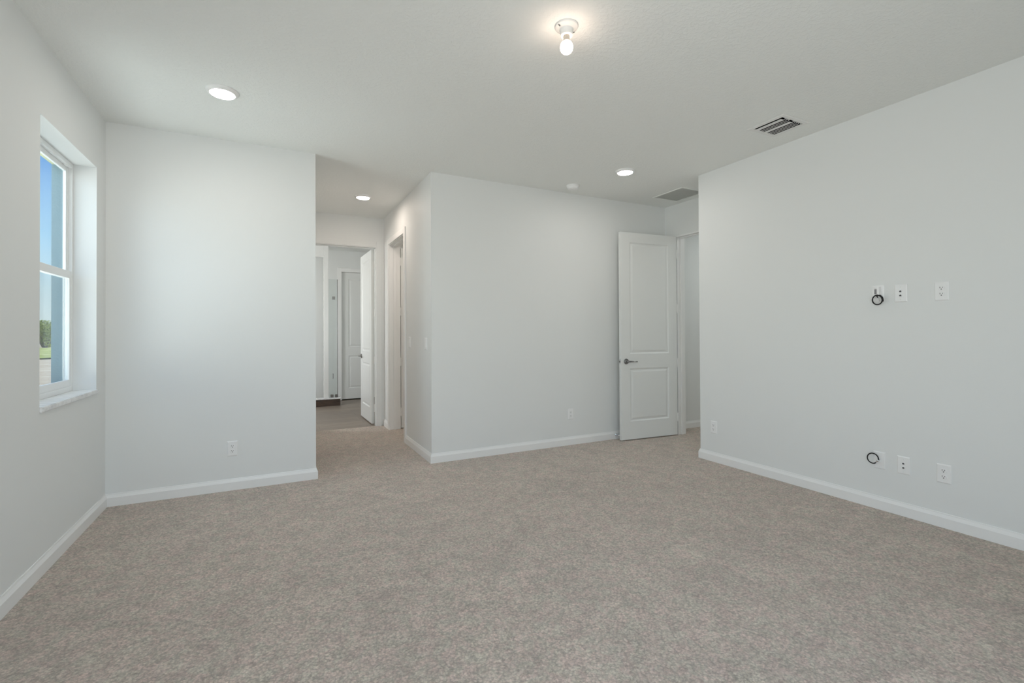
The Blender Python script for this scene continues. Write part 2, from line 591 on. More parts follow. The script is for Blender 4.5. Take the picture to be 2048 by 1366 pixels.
# ------------------------------------------------------------------ window in the left wall
win = thing('window_1', 'white single hung window with marble sill in the left wall', 'window', (-1.205, WY0, WZ0), kind='structure')
wW, wHt = WY1 - WY0, WZ1 - WZ0


def ring(bm, x0, x1, y0, y1, z0, z1, w, bevel=0.002, wt=None, wb=None):
    wt = w if wt is None else wt
    wb = w if wb is None else wb
    add_box(bm, x0, x1, y0, y0 + w, z0, z1, bevel)
    add_box(bm, x0, x1, y1 - w, y1, z0, z1, bevel)
    add_box(bm, x0, x1, y0 + w, y1 - w, z0, z0 + wb, bevel)
    add_box(bm, x0, x1, y0 + w, y1 - w, z1 - wt, z1, bevel)


def make_window(win):
    bm = bmesh.new()
    ring(bm, -0.042, 0.0, 0, wW, 0.0, wHt, 0.020, wt=0.03, wb=0.034)
    # balance tracks and the head cover with its clips
    for y in (0.020, wW - 0.032):
        add_box(bm, -0.023, -0.019, y, y + 0.012, 0.03, wHt - 0.03, 0.001)
    fr = obj('window_frame', bm, M['vinyl'], win)
    bm = bmesh.new()
    for y in (0.14, 0.36, 0.58, 0.80):
        add_box(bm, -0.018, -0.003, y, y + 0.05, wHt - 0.036, wHt - 0.028, 0.002)
    obj('head_clip', bm, M['vinyl'], fr)
    bm = bmesh.new()
    ring(bm, -0.040, -0.023, 0.020, wW - 0.020, 0.765, wHt - 0.03, 0.032, wb=0.05)
    us = obj('upper_sash', bm, M['vinyl'], win)
    box_obj('pane', M['glass'], -0.0330, -0.0300, 0.046, wW - 0.046, 0.80, wHt - 0.055, us)
    bm = bmesh.new()
    ring(bm, -0.0215, -0.003, 0.021, wW - 0.021, 0.034, 0.815, 0.034, wt=0.05, wb=0.045)
    ls = obj('lower_sash', bm, M['vinyl'], win)
    box_obj('pane', M['glass'], -0.0140, -0.0110, 0.050, wW - 0.050, 0.07, 0.77, ls)
    bm = bmesh.new()
    ring(bm, -0.047, -0.0425, 0.012, wW - 0.012, 0.02, 0.80, 0.014, bevel=0.001)
    sc = obj('screen_frame', bm, M['vinyl'], win)
    box_obj('screen_mesh', M['screen'], -0.0452, -0.0444, 0.024, wW - 0.024, 0.032, 0.788, sc)
    # marble stool, projecting a little into the room
    bm = bmesh.new()
    add_box(bm, -0.020, 0.125 + 0.014, 0.001, wW - 0.001, -0.027, 0.0, 0.0)
    bmesh.ops.bevel(bm, geom=[e for e in bm.edges if all(v.co.x > 0.13 for v in e.verts)], offset=0.004, segments=2, affect='EDGES')
    obj('window_sill', bm, M['marble'], win)
    # exterior head and sill of the opening
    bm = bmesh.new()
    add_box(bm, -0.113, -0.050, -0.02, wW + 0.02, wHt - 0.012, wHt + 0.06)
    obj('exterior_head', bm, M['stucco_bounce'], win)
    bm = bmesh.new()
    add_box(bm, -0.16, -0.050, -0.03, wW + 0.03, -0.05, 0.004, 0.004)
    obj('exterior_sill', bm, M['stucco'], win)


make_window(win)
# a plain frame in each opening out of the photo
rw = thing('rear_fill_opening', 'white frame of the added wide rear opening', 'window', (-0.70, YR, 0.25), kind='structure')  # rear opening is put in to let fill light into the room
bm = bmesh.new()
for a in (0, 1.28, 2.55):
    add_box(bm, a, a + 0.05, -0.10, -0.04, 0, 2.2)
add_box(bm, 0, 2.6, -0.10, -0.04, 0, 0.05)
add_box(bm, 0, 2.6, -0.10, -0.04, 2.15, 2.2)
obj('window_frame', bm, M['vinyl'], rw)
for ch in (thing('window_3', 'second white single hung window nearer the camera in the left wall', 'window', (-1.205, -0.22, WZ0), kind='structure'),):
    for src in list(win.children):
        cc = src.copy()
        COL.objects.link(cc)
        cc.parent = ch
        for g in src.children:
            d = g.copy()
            COL.objects.link(d)
            d.parent = cc

# ------------------------------------------------------------------ doors


def door_leaf(name, w, h, parent, panels, th=0.035, z0=0.012):
    """Leaf along +X from the hinge (x=0), face at y=0 (towards -Y) and y=th; moulded two-panel faces."""
    bm = bmesh.new()
    xs = sorted({0.0, w, *[p[0] for p in panels], *[p[1] for p in panels]})
    zs = sorted({z0, h, *[p[2] for p in panels], *[p[3] for p in panels]})
    steps = [(0.0, 0.0), (0.004, 0.0035), (0.013, 0.0085), (0.022, 0.0085), (0.040, 0.0025), (0.044, 0.0015)]
    for y, s in ((0.0, 1), (th, -1)):
        for i in range(len(xs) - 1):
            for j in range(len(zs) - 1):
                cx, cz = (xs[i] + xs[i + 1]) / 2, (zs[j] + zs[j + 1]) / 2
                if any(p[0] < cx < p[1] and p[2] < cz < p[3] for p in panels):
                    continue
                q = [(xs[i], zs[j]), (xs[i + 1], zs[j]), (xs[i + 1], zs[j + 1]), (xs[i], zs[j + 1])]
                bm.faces.new([bm.verts.new((a, y, c)) for a, c in q])
        for p in panels:
            prev = None
            for off, dep in steps:
                r = [bm.verts.new(v) for v in ((p[0] + off, y + s * dep, p[2] + off), (p[1] - off, y + s * dep, p[2] + off),
                                               (p[1] - off, y + s * dep, p[3] - off), (p[0] + off, y + s * dep, p[3] - off))]
                if prev:
                    for k in range(4):
                        bm.faces.new((prev[k], prev[(k + 1) % 4], r[(k + 1) % 4], r[k]))
                prev = r
            bm.faces.new(prev)
    for a, c in (((0, z0), (w, z0)), ((w, z0), (w, h)), ((w, h), (0, h)), ((0, h), (0, z0))):
        bm.faces.new([bm.verts.new(v) for v in ((a[0], 0, a[1]), (c[0], 0, c[1]), (c[0], th, c[1]), (a[0], th, a[1]))])
    bmesh.ops.remove_doubles(bm, verts=bm.verts, dist=1e-5)
    return obj(name, bm, M['door'], parent)


def lever(parent, x, z, y, s, dx):
    """Lever handle on the face at y; s = -1/+1 the way it sticks out; dx the way the lever points."""
    R = Matrix.Translation((x, y, z)) @ Matrix.Rotation(PI / 2 * (1 if s < 0 else -1), 4, 'X')
    bm = bmesh.new()
    add_lathe(bm, [(0, 0), (0.033, 0), (0.033, 0.004), (0.029, 0.010), (0.014, 0.013), (0.012, 0.018), (0, 0.018)], 36, R)
    rose = obj('lever_handle', bm, M['nickel'], parent, smooth=True)
    bm = bmesh.new()
    pts = [(x, y + s * 0.012, z), (x, y + s * 0.036, z), (x + dx * 0.004, y + s * 0.044, z), (x + dx * 0.014, y + s * 0.049, z),
           (x + dx * 0.04, y + s * 0.051, z), (x + dx * 0.08, y + s * 0.050, z - 0.001), (x + dx * 0.115, y + s * 0.048, z - 0.003), (x + dx * 0.128, y + s * 0.044, z - 0.003)]
    rr = [0.010, 0.010, 0.010, 0.0095, 0.0085, 0.0075, 0.0065, 0.005]
    add_tube(bm, pts, lambda i: rr[i], 14)
    obj('lever', bm, M['nickel'], rose, smooth=True)
    return rose


def hinges(parent, zs, x=0.0, y=0.0):
    for z in zs:
        bm = bmesh.new()
        add_tube(bm, [(x, y, z - 0.05), (x, y, z + 0.05)], 0.0075, 12)
        add_tube(bm, [(x, y, z - 0.054), (x, y, z - 0.05)], 0.0045, 10)
        add_tube(bm, [(x, y, z + 0.05), (x, y, z + 0.054)], 0.0045, 10)
        obj('hinge', bm, M['trim'], parent, smooth=True)


def panels_for(w):
    return [(0.128, w - 0.128, 0.222, 0.842), (0.128, w - 0.128, 1.012, 2.322)]


# bedroom door, open against the back wall: hinge at the far jamb of the entry doorway
W1 = 0.822
d1 = thing('door_1', 'open white two panel bedroom door standing against the back wall', 'door', (4.452, 4.268, 0), PI - math.radians(4.6), kind='structure')
lf = door_leaf('door_leaf', W1, 2.438, d1, panels_for(W1))
# rotated by ~180 degrees the leaf runs towards -X and its y=th face looks at the camera: shift so that face is on the hinge line
for chld in (lf,):
    chld.location = (0, -0.035, 0)
lever(lf, W1 - 0.072, 0.925, 0.035, 1, -1)
lever(lf, W1 - 0.072, 0.925, 0.0, -1, -1)
bm = bmesh.new()
add_box(bm, W1 - 0.0005, W1 + 0.0015, 0.006, 0.029, 0.895, 0.952, 0.0005)
lp = obj('latch_plate', bm, M['chrome'], lf)
bm = bmesh.new()
add_box(bm, W1 + 0.001, W1 + 0.011, 0.011, 0.024, 0.914, 0.934, 0.002)
obj('latch_bolt', bm, M['nickel'], lp)
hinges(d1, (0.226, 0.89, 1.556, 2.22), -0.006, 0.004)

# bathroom door, swung into the bathroom
W2 = 0.79
d2 = thing('door_2', 'white two panel bathroom door swung open at the hallway end', 'door', (1.262, 6.780, 0), PI / 2 + math.radians(0.9), kind='structure')
lf = door_leaf('door_leaf', W2, 2.438, d2, panels_for(W2))
lf.location = (0, -0.035, 0)
lever(lf, W2 - 0.066, 0.925, 0.035, 1, -1)
lever(lf, W2 - 0.066, 0.925, 0.0, -1, -1)
hinges(d2, (0.226, 0.89, 1.556, 2.22), -0.004, -0.040)

# closet door in the hallway's right wall, swung into the closet
d3 = thing('door_3', 'narrow glimpse of the white closet door hinged in the right hallway wall', 'door', (1.557, 6.290, 0), math.radians(7), kind='structure')
lf = door_leaf('door_leaf', 0.78, 2.40, d3, panels_for(0.78))
lever(lf, 0.71, 0.925, 0.0, -1, -1)
hinges(d3, (0.226, 0.89, 1.556, 2.22), -0.006, 0.0)

# closed door in the far bathroom wall
d4 = thing('door_4', 'closed white door in the far bathroom wall', 'door', (1.225, 9.56, 0), 0, kind='structure')
door_leaf('door_leaf', 0.795, 2.44, d4, panels_for(0.795), z0=0.015)

# frames and casings ------------------------------------------------


def frame(name, label, boxes, bevel=0.002):
    bm = bmesh.new()
    for bx in boxes:
        add_box(bm, *bx, bevel)
    return struct(obj(name, bm, M['trim']), label, 'trim')


# bedroom doorway: jambs, head and stops
frame('trim_1', 'white jamb of the bedroom doorway beside the open door', [
    (XD - 0.004, XD + T + 0.004, 4.282, 4.302, 0, 2.455), (XD - 0.004, XD + T + 0.004, 3.448, 3.468, 0, 2.455),
    (XD - 0.004, XD + T + 0.004, 3.468, 4.282, 2.437, 2.457),
    (XD + 0.045, XD + 0.080, 4.270, 4.283, 0, 2.437), (XD + 0.045, XD + 0.080, 3.467, 3.480, 0, 2.437), (XD + 0.045, XD + 0.080, 3.480, 4.270, 2.425, 2.438)])
# bathroom doorway: jambs and casing on the hallway side
frame('trim_2', 'white casing around the bathroom doorway at the hallway end', [
    (0.488, 0.508, YH - 0.003, YH + T + 0.003, 0, 2.452), (1.298, 1.304, YH - 0.003, YH + T + 0.003, 0, 2.452), (0.508, 1.298, YH - 0.003, YH + T + 0.003, 2.438, 2.452),
    (0.508, 0.520, YH + 0.04, YH + 0.08, 0, 2.438), (1.290, 1.299, YH + 0.04, YH + 0.08, 0, 2.438), (0.52, 1.277, YH + 0.04, YH + 0.08, 2.427, 2.438),
    (0.425, 0.494, YH - 0.014, YH, 0, 2.515), (1.302, 1.368, YH - 0.010, YH, 0, 2.515), (0.494, 1.296, YH - 0.010, YH, 2.446, 2.515)]).data.materials[0] = M['wall']
# closet doorway in the hallway
frame('trim_3', 'white casing around the closet doorway in the hallway right wall', [
    (XC - 0.003, XC + 0.143, 6.286, 6.302, 0, 2.442), (XC - 0.003, XC + 0.143, 5.498, 5.514, 0, 2.442), (XC - 0.003, XC + 0.143, 5.514, 6.286, 2.426, 2.442),
    (XC + 0.050, XC + 0.088, 6.275, 6.287, 0, 2.426), (XC + 0.050, XC + 0.088, 5.513, 5.525, 0, 2.426), (XC + 0.050, XC + 0.088, 5.525, 6.275, 2.414, 2.427),
    (XC - 0.016, XC, 6.294, 6.364, 0, 2.505), (XC - 0.016, XC, 5.436, 5.506, 0, 2.505), (XC - 0.016, XC, 5.506, 6.294, 2.436, 2.505)])
# far bathroom door
frame('trim_4', 'white casing around the closed far bathroom door', [
    (1.213, 1.224, 9.52, 9.64, 0, 2.457), (2.022, 2.033, 9.52, 9.64, 0, 2.457), (1.224, 2.022, 9.52, 9.64, 2.444, 2.457),
    (1.150, 1.218, 9.514, 9.53, 0, 2.52), (2.028, 2.096, 9.514, 9.53, 0, 2.52), (1.218, 2.028, 9.514, 9.53, 2.452, 2.52)])

# ------------------------------------------------------------------ bathroom: shower
frame('trim_5', 'white tiled shower front wall with its opening', [
    (-1.20, -0.55, 8.92, 9.02, 0.12, H), (0.85, 0.925, 8.92, 9.02, 0.12, H), (-0.55, 0.85, 8.92, 9.02, 2.62, H)]).data.materials[0] = M['tile']
cb = thing('shower_curb', 'dark wood faced shower curb with a white marble cap', 'shower curb', (0, 8.90, 0))
box_obj('curb_face', M['curb_wood'], -1.19, 1.118, 0.0, 0.12, -0.006, 0.112, cb, 0.002)
box_obj('curb_cap', M['marble'], -1.19, 1.126, -0.010, 0.13, 0.112, 0.134, cb, 0.003)
sg = thing('shower_screen', 'frameless clear glass shower panel with chrome clamps on the curb', 'shower screen', (0, 8.955, 0.134))
box_obj('glass_panel', M['shower_glass'], 0.928, 1.072, 0, 0.010, 0.012, 2.10, sg, 0.001)
bm = bmesh.new()
add_box(bm, 1.072, 1.082, -0.004, 0.014, 0.0, 2.10, 0.001)
obj('edge_channel', bm, M['nickel'], sg)
for x, z in ((0.985, 0.0), (1.060, 0.0), (1.015, 1.74)):
    bm = bmesh.new()
    add_box(bm, x - 0.024, x + 0.024, -0.008, 0.018, z, z + 0.055, 0.002)
    obj('clamp', bm, M['nickel'], sg)
bm = bmesh.new()
add_tube(bm, [(1.0, 0.0, 0.34), (1.0, -0.03, 0.34), (1.0, -0.03, 0.42), (1.0, 0.0, 0.42)], 0.006, 10)
obj('pull', bm, M['gray'], sg, smooth=True)

# ------------------------------------------------------------------ wall plates
# local frame: plate in XZ centred on the origin, front towards -Y, back on the wall at y=0


def plate_mesh(bm, w=0.075, h=0.121, d=0.006):
    a, c = w / 2, h / 2
    o = [(-a, -c), (a, -c), (a, c), (-a, c)]
    bk = [bm.verts.new((x, 0, z)) for x, z in o]
    md = [bm.verts.new((x, -0.0025, z)) for x, z in o]
    k = 0.006
    fr = [bm.verts.new((x - math.copysign(k, x), -d, z - math.copysign(k, z))) for x, z in o]
    for p, q in ((bk, md), (md, fr)):
        for i in range(4):
            j = (i + 1) % 4
            bm.faces.new((p[i], p[j], q[j], q[i]))
    bm.faces.new(fr)
    bm.faces.new(bk[::-1])


def screw(parent, z, y=-0.006, x=0.0):
    bm = bmesh.new()
    add_lathe(bm, [(0, 0.0012), (0.0022, 0.0010), (0.0034, 0), (0.0034, -0.001)], 14, Matrix.Translation((x, y, z)) @ Matrix.Rotation(PI / 2, 4, 'X'))
    return obj('screw', bm, M['plastic'], parent, smooth=True)


def make_outlet(label, loc, rotz, group):
    r = thing('wall_outlet', label, 'outlet', loc, rotz, group)
    bm = bmesh.new()
    plate_mesh(bm)
    obj('cover_plate', bm, M['plastic'], r)
    for cz in (0.0195, -0.0195):
        bm = bmesh.new()
        # rounded receptacle face with flat top and bottom
        prof = []
        for i in range(40):
            a = 2 * PI * i / 40
            prof.append((0.0172 * math.cos(a), max(-0.0140, min(0.0140, 0.0172 * math.sin(a)))))
        f0 = [bm.verts.new((x, -0.0055, z + cz)) for x, z in prof]
        f1 = [bm.verts.new((x, -0.0080, z + cz)) for x, z in prof]
        f2 = [bm.verts.new((x * 0.95, -0.0086, z * 0.95 + cz)) for x, z in prof]
        for p, q in ((f0, f1), (f1, f2)):
            for i in range(40):
                j = (i + 1) % 40
                bm.faces.new((p[i], p[j], q[j], q[i]))
        bm.faces.new(f2)
        rc = obj('receptacle', bm, M['plastic'], r)
        bm = bmesh.new()
        add_box(bm, -0.0078, -0.0052, -0.0090, -0.0080, cz + 0.000, cz + 0.0090)
        add_box(bm, 0.0054, 0.0076, -0.0090, -0.0080, cz + 0.001, cz + 0.0080)
        add_lathe(bm, [(0, 0.0), (0.0030, 0.0), (0.0030, -0.001)], 16, Matrix.Translation((0, -0.0090, cz - 0.0065)) @ Matrix.Rotation(PI / 2, 4, 'X'))
        obj('slots', bm, M['dark'], rc)
    screw(r, 0.0)
    return r


RZ = -PI / 2
GO = 'white duplex outlets'
out0 = make_outlet('white duplex outlet low on the back wall between the window and the hallway', (-0.270, YB, 0.336), 0, GO)
dup(out0, (3.027, YB, 0.345), 'white duplex outlet low on the back wall left of the open bedroom door', 0)
dup(out0, (XR, 3.240, 0.334), 'white duplex outlet low on the right wall near its end by the entry nook', RZ)
dup(out0, (XR, 1.4635, 0.345), 'white duplex outlet low on the right wall below the high outlet', RZ)
dup(out0, (XR, 1.4635, 1.521), 'white duplex outlet at eye height on the right wall beside the two jack plate', RZ)


def make_jack_plate(label, loc, rotz, group):
    r = thing('jack_plate', label, 'jack plate', loc, rotz, group)
    bm = bmesh.new()
    plate_mesh(bm)
    obj('cover_plate', bm, M['plastic'], r)
    for z in (0.0125, -0.016):
        bm = bmesh.new()
        add_box(bm, -0.0085, 0.0085, -0.0085, -0.005, z - 0.0095, z + 0.0095, 0.001)
        jk = obj('jack', bm, M['plastic'], r)
        bm = bmesh.new()
        add_box(bm, -0.0058, 0.0058, -0.0092, -0.0080, z - 0.0050, z + 0.0040)
        add_box(bm, -0.0025, 0.0025, -0.0092, -0.0080, z + 0.0040, z + 0.0062)
        obj('socket', bm, M['socket'], jk)
    for z in (0.042, -0.042):
        bm = bmesh.new()
        add_lathe(bm, [(0, 0.0012), (0.0022, 0.0010), (0.0034, 0), (0.0034, -0.001)], 14, Matrix.Translation((0, -0.006, z)) @ Matrix.Rotation(PI / 2, 4, 'X'))
        obj('screw', bm, M['grille'], r, smooth=True)
    return r


jp0 = make_jack_plate('white two jack wall plate at eye height on the right wall', (XR, 1.6865, 1.525), RZ, 'two jack plates')
dup(jp0, (XR, 1.681, 0.3455), 'white two jack wall plate low on the right wall between cable plate and outlet', RZ)


def make_cable_plate(label, loc, rotz, hood):
    r = thing('cable_plate', label, 'cable plate', loc, rotz, 'cable plates')
    bm = bmesh.new()
    plate_mesh(bm)
    obj('cover_plate', bm, M['plastic'], r)
    bm = bmesh.new()
    if hood:
        # open scoop hood the cable comes out of
        add_box(bm, 0.004, 0.020, -0.030, -0.004, -0.010, 0.050, 0.003)
        add_box(bm, -0.020, 0.004, -0.012, -0.004, 0.036, 0.050, 0.003)
        obj('hood', bm, M['plastic'], r)
        box_obj('opening', M['gray'], -0.020, 0.002, -0.0072, -0.005, 0.000, 0.034, r)
    else:
        add_lathe(bm, [(0.014, 0), (0.014, 0.003), (0.010, 0.005), (0.006, 0.005), (0.006, 0)], 24, Matrix.Translation((-0.002, -0.005, -0.006)) @ Matrix.Rotation(PI / 2, 4, 'X'))
        obj('bushing', bm, M['plastic'], r, smooth=True)
        screw(r, 0.042)
        screw(r, -0.042)
    return r


make_cable_plate('white hooded cable plate at eye height on the right wall behind the black cable loop', (XR, 1.824, 1.530), RZ, True)
make_cable_plate('plain white cable plate low on the right wall behind the lower cable loop', (XR, 1.826, 0.3475), RZ, False)


def coil(name, label, cy, cz, R, ry, rz, start, tail, turns):
    """Loop of coax held a few centimetres off the wall, from a hole in the plate to a silver connector. World coordinates."""
    r = thing(name, label, 'cable', (XR, cy, cz), 0, 'black coax loops')
    bm = bmesh.new()
    pts = [Vector((-0.0105, start[0] * 0.9, start[1] * 0.9)), Vector((-0.015, start[0] * 0.95, start[1] * 0.97))]
    a0 = math.atan2(start[1], start[0])
    for i in range(1, 78):
        a = a0 - 2 * PI * turns * i / 77
        w = 1 + 0.05 * math.sin(a * 2.3 + i * 0.05)
        pts.append(Vector((-0.018 - 0.018 * i / 77 + 0.003 * math.sin(a), ry * w * math.cos(a), rz * w * math.sin(a))))
    e = pts[-1]
    pts.append(Vector((e.x - 0.004, e.y * 0.55 + tail[0] * 0.45, e.z * 0.55 + tail[1] * 0.45)))
    pts.append(Vector((e.x - 0.006, tail[0], tail[1])))
    add_tube(bm, pts, R, 12)
    obj('cable_loop', bm, M['rubber'], r, smooth=True)
    bm = bmesh.new()
    d = (pts[-1] - pts[-2]).normalized()
    q = pts[-1]
    add_tube(bm, [q - d * 0.004, q + d * 0.010], R * 1.15, 12)
    add_tube(bm, [q + d * 0.010, q + d * 0.022], R * 1.55, 6)
    add_tube(bm, [q + d * 0.022, q + d * 0.025], R * 0.5, 8)
    obj('connector', bm, M['chrome'], r)
    return r


coil('coaxial_cable', 'black coax loop with silver connector hanging at eye height on the right wall', 1.816, 1.487, 0.0040, 0.032, 0.034, (-0.030, -0.011), (-0.010, 0.010), 1.32)
coil('coaxial_cable', 'black coax loop with silver connector hanging low on the right wall', 1.856, 0.357, 0.0038, 0.033, 0.034, (-0.033, -0.004), (-0.030, -0.017), 0.88)


def make_switch(label, loc, rotz, h):
    r = thing('light_switch', label, 'light switch', loc, rotz, 'hallway light switches')
    bm = bmesh.new()
    plate_mesh(bm)
    obj('cover_plate', bm, M['plastic'], r)
    bm = bmesh.new()
    vs = [(-0.0165, -0.0335), (0.0165, -0.0335), (0.0165, 0.0335), (-0.0165, 0.0335)]
    b0 = [bm.verts.new((x, -0.005, z)) for x, z in vs]
    f0 = [bm.verts.new((x * 0.96, -0.0068 - (0.004 if (z > 0) == h else 0.0), z * 0.97)) for x, z in vs]
    for i in range(4):
        j = (i + 1) % 4
        bm.faces.new((b0[i], b0[j], f0[j], f0[i]))
    bm.faces.new(f0)
    obj('rocker', bm, M['plastic'], r)
    screw(r, 0.048)
    screw(r, -0.048)
    return r


make_switch('white rocker switch on the hallway wall beside the closet casing', (XC, 5.275, 1.166), RZ, True)
make_switch('white rocker switch on the hallway wall near the outside corner', (XC, 4.660, 1.160), RZ, False)

# ------------------------------------------------------------------ ceiling fixtures


def make_disk_light(label, loc, lens, group='flush ceiling disk lights'):
    r = thing('ceiling_light', label, 'ceiling light', loc, 0, group)
    bm = bmesh.new()
    add_lathe(bm, [(0.094, 0), (0.094, -0.004), (0.088, -0.013), (0.078, -0.019), (0.0725, -0.0195), (0.0715, -0.0165)], 56)
    obj('trim_ring', bm, M['plastic'], r, smooth=True)
    bm = bmesh.new()
    add_lathe(bm, [(0.0722, -0.016), (0.060, -0.0185), (0.03, -0.0195), (0, -0.020)], 56)
    obj('lens', bm, lens, r, smooth=True)
    return r


make_disk_light('lit round ceiling light nearest the window wall', (-0.272, 3.590, H), M['lens'])
make_disk_light('lit round ceiling light in front of the open bedroom door', (3.103, 3.622, H), M['lens'])
make_disk_light('small lit ceiling light inside the hallway', (0.959, 5.632, H), M['lens_warm'])

lh = thing('bare_bulb_fixture', 'lit bare bulb in a white porcelain holder on the ceiling', 'lamp holder', (1.363, 2.035, H))
bm = bmesh.new()
add_lathe(bm, [(0.060, 0), (0.060, -0.006), (0.057, -0.010), (0.045, -0.014), (0.036, -0.020), (0.033, -0.030), (0.031, -0.050), (0.028, -0.053), (0.021, -0.053), (0.021, -0.046)], 48)
ba = obj('porcelain_base', bm, M['porcelain'], lh, smooth=True)
for sx, sy in ((0.046, 0.008), (-0.046, -0.008)):
    bm = bmesh.new()
    add_lathe(bm, [(0.0042, 0.004), (0.0042, -0.002), (0.003, -0.004), (0, -0.0045)], 14, Matrix.Translation((sx, sy, -0.0135)))
    add_box(bm, sx - 0.009, sx + 0.009, sy - 0.003, sy + 0.003, -0.0135, -0.012)
    obj('screw', bm, M['nickel'], ba)
bm = bmesh.new()
add_lathe(bm, [(0.0150, -0.050), (0.0165, -0.054), (0.0158, -0.058), (0.0168, -0.062), (0.0168, -0.078), (0.0185, -0.0815)], 32)
obj('bulb_base', bm, M['collar'], lh, smooth=True)
bm = bmesh.new()
add_lathe(bm, [(0.0186, -0.0815), (0.0250, -0.087), (0.0300, -0.095), (0.0326, -0.105), (0.0328, -0.114), (0.0305, -0.125), (0.0255, -0.1335), (0.0180, -0.1395), (0.0085, -0.1425), (0, -0.143)], 40)
obj('bulb', bm, M['bulb'], lh, smooth=60)

sd = thing('smoke_detector', 'round white smoke detector on the ceiling near the back wall', 'smoke detector', (2.903, 4.226, H))
bm = bmesh.new()
add_lathe(bm, [(0.070, 0), (0.070, -0.010), (0.066, -0.012), (0.066, -0.016), (0, -0.016)], 48)
obj('base_ring', bm, M['plastic'], sd, smooth=True)
bm = bmesh.new()
add_lathe(bm, [(0.066, -0.014), (0.064, -0.026), (0.058, -0.036), (0.048, -0.041), (0.018, -0.043), (0, -0.043)], 48)
obj('cover', bm, M['plastic'], sd, smooth=True)
bm = bmesh.new()
add_lathe(bm, [(0.013, -0.042), (0.013, -0.045), (0.011, -0.046), (0, -0.046)], 24)
obj('test_button', bm, M['plastic'], sd, smooth=True)

# supply register: 0.33 x 0.306, blades along Y
vx0, vx1, vy0, vy1 = 3.320, 3.640, 2.152, 2.452
sv = thing('air_supply_vent', 'white louvered air supply vent on the ceiling near the right wall', 'ceiling vent', ((vx0 + vx1) / 2, (vy0 + vy1) / 2, H))
a, c = (vx1 - vx0) / 2, (vy1 - vy0) / 2
ia, ic = a - 0.036, c - 0.036
bm = bmesh.new()
rings = []
for (px, py, pz) in ((a, c, 0), (a, c, -0.002), (a - 0.006, c - 0.006, -0.006), (ia + 0.006, ic + 0.006, -0.0075), (ia, ic, -0.004), (ia, ic, 0)):
    rings.append([bm.verts.new((sx * px, sy * py, pz)) for sx, sy in ((-1, -1), (1, -1), (1, 1), (-1, 1))])
for p, q in zip(rings, rings[1:]):
    for i in range(4):
        j = (i + 1) % 4
        bm.faces.new((p[i], p[j], q[j], q[i]))
obj('frame', bm, M['register'], sv)
bm = bmesh.new()
q0 = [bm.verts.new((sx * (ia + 0.0005), sy * (ic + 0.0005), -0.002)) for sx, sy in ((-1, -1), (1, -1), (1, 1), (-1, 1))]
q1 = [bm.verts.new((v.co.x, v.co.y, 0.115)) for v in q0]
for i in range(4):
    j = (i + 1) % 4
    bm.faces.new((q0[i], q0[j], q1[j], q1[i]))
bm.faces.new(q1)
obj('duct_opening', bm, M['dark'], sv)
w = 2 * ia
blades = [(0.045, 0.225), (0.268, 0.305), (0.355, 0.392), (0.442, 0.615), (0.655, 0.694), (0.745, 0.784), (0.835, 0.874), (0.925, 0.985)]
for f0, f1 in blades:
    bm = bmesh.new()
    x0, x1 = -ia + w * f0, -ia + w * f1
    wide = f1 - f0 > 0.1
    pr = []
    for i in range(7):
        t_ = i / 6
        pr.append((x0 + (x1 - x0) * t_, -0.0095 + (0.0035 if wide else 0.0018) * t_ * t_))
    k = len(pr) - 1
    y0, y1 = -ic + 0.016, ic - 0.001
    up_ = [[bm.verts.new((x, y, z + dz)) for x, z in pr] for y in (y0, y1) for dz in (0, 0.0012)]
    for i in range(k):
        bm.faces.new((up_[0][i], up_[0][i + 1], up_[2][i + 1], up_[2][i]))
        bm.faces.new((up_[1][i], up_[3][i], up_[3][i + 1], up_[1][i + 1]))
        bm.faces.new((up_[0][i], up_[1][i], up_[1][i + 1], up_[0][i + 1]))
        bm.faces.new((up_[2][i], up_[2][i + 1], up_[3][i + 1], up_[3][i]))
    for e in (0, k):
        bm.faces.new((up_[0][e], up_[2][e], up_[3][e], up_[1][e]))
    # turned-up end tab carrying the near end of the blade
    add_box(bm, x1 - 0.0018, x1 - 0.0006, -ic + 0.002, y0 + 0.001, -0.0045, 0.010)
    obj('blade', bm, M['register'], sv)

# return air grille over the entry nook
gx0, gx1, gy0, gy1 = 4.000, 4.385, 3.745, 4.195
rg = thing('return_air_grille', 'gray square return air grille on the ceiling above the entry nook', 'ceiling grille', ((gx0 + gx1) / 2, (gy0 + gy1) / 2, H))
a, c = (gx1 - gx0) / 2, (gy1 - gy0) / 2
ia, ic = a - 0.022, c - 0.022
bm = bmesh.new()
rings = []
for (px, py, pz) in ((a, c, 0), (a, c, -0.003), (a - 0.003, c - 0.003, -0.006), (ia, ic, -0.006), (ia, ic, 0)):
    rings.append([bm.verts.new((sx * px, sy * py, pz)) for sx, sy in ((-1, -1), (1, -1), (1, 1), (-1, 1))])
for p, q in zip(rings, rings[1:]):
    for i in range(4):
        j = (i + 1) % 4
        bm.faces.new((p[i], p[j], q[j], q[i]))
obj('frame', bm, M['grille'], rg)
bm = bmesh.new()
k = 30
for i in range(k):
    y = -ic + 2 * ic * (i + 0.5) / k
    v = [bm.verts.new(q) for q in ((-ia, y - 0.0070, -0.0055), (ia, y - 0.0070, -0.0055), (ia, y + 0.0060, -0.0030), (-ia, y + 0.0060, -0.0030))]
    bm.faces.new(v)
obj('louvers', bm, M['grille'], rg)
box_obj('filter', M['grille'], -ia, ia, -ic, ic, -0.0004, -0.0001, rg)

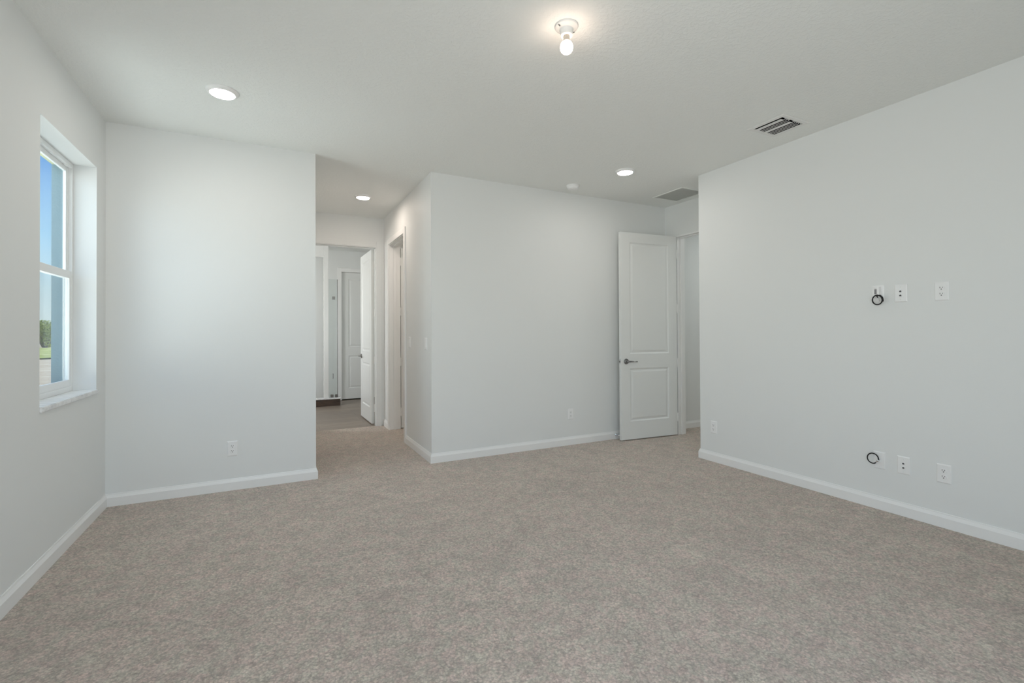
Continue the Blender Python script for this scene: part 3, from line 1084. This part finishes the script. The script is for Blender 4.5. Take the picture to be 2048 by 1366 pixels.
# ------------------------------------------------------------------ door stop on the baseboard
ds = thing('door_stop', 'small chrome spring door stop on the baseboard behind the open door', 'door stop', (3.662, YB - BT, 0.050))
bm = bmesh.new()
RX = Matrix.Rotation(PI / 2, 4, 'X')
add_lathe(bm, [(0.0, 0), (0.013, 0), (0.013, 0.004), (0.008, 0.008), (0, 0.008)], 24, RX)
obj('mount', bm, M['chrome'], ds, smooth=True)
bm = bmesh.new()
pts = []
for i in range(161):
    a = 2 * PI * 10 * i / 160
    rr = 0.0075 - 0.001 * i / 160
    pts.append((rr * math.cos(a), -0.007 - 0.048 * i / 160, rr * math.sin(a)))
add_tube(bm, pts, 0.0016, 8)
obj('spring', bm, M['chrome'], ds, smooth=True)
bm = bmesh.new()
add_lathe(bm, [(0, 0.054), (0.0085, 0.054), (0.0095, 0.058), (0.0085, 0.068), (0.004, 0.071), (0, 0.071)], 20, RX)
obj('tip', bm, M['white_rubber'], ds, smooth=True)

# ------------------------------------------------------------------ outside the window
GZ = -0.15
struct(box_obj('ground', M['sand'], -160, 60, -60, 240, GZ - 0.5, GZ), 'bare sandy ground outside the window', 'ground')
bm = bmesh.new()
gx = [-46 + 46 * i / 60 for i in range(61)]
gy = [37 + 27 * j / 50 for j in range(51)]
gv = [[bm.verts.new((x, y, GZ + 0.02 + 0.14 * random.random())) for x in gx] for y in gy]
for j in range(50):
    for i in range(60):
        bm.faces.new((gv[j][i], gv[j][i + 1], gv[j + 1][i + 1], gv[j + 1][i]))
tag(obj('grass', bm, M['grass']), 'patchy green grass strip in front of the shrubs outside', 'grass', kind='stuff')


def make_shrub(loc, label):
    r = thing('shrub', label, 'shrub', loc, 0, 'shrubs beyond the grass')
    bm = bmesh.new()
    for i in range(7):
        a = 2 * PI * i / 7
        add_tube(bm, [(0.2 * math.cos(a), 0.2 * math.sin(a), -0.05), (0.7 * math.cos(a), 0.7 * math.sin(a), 1.0), (1.3 * math.cos(a), 1.3 * math.sin(a), 2.1)], lambda k: (0.09, 0.06, 0.03)[k], 6)
    obj('stems', bm, M['bark'], r)
    bm = bmesh.new()
    lobes = [(random.uniform(-1.3, 1.3), random.uniform(-1.3, 1.3), random.uniform(0.9, 2.4), random.uniform(0.7, 1.15)) for _ in range(11)]
    for x, y, z, rad in lobes:
        for _ in range(420):
            d = Vector((random.gauss(0, 1), random.gauss(0, 1), random.gauss(0, 1))).normalized()
            p = Vector((x, y, z)) + d * rad * random.uniform(0.7, 1.0)
            if p.z < 0.02:
                continue
            u = Vector((random.gauss(0, 1), random.gauss(0, 1), random.gauss(0, 1))).normalized()
            v = u.orthogonal().normalized()
            s = random.uniform(0.07, 0.14)
            bm.faces.new([bm.verts.new(p + q) for q in (u * s, v * s * 0.5, -u * s, -v * s * 0.5)])
    obj('foliage', bm, M['leaf'], r)
    return r


sh = make_shrub((-22.6, 72, GZ), 'bushy green shrub beyond the grass seen through the window')
for x, y, s in ((-28.2, 73, 1.1), (-17.2, 74, 0.95), (-33.8, 70, 0.9)):
    q = dup(sh, (x, y, GZ), 'bushy green shrub beyond the grass seen through the window', random.uniform(0, 6))
    q.scale = (s, s, s)
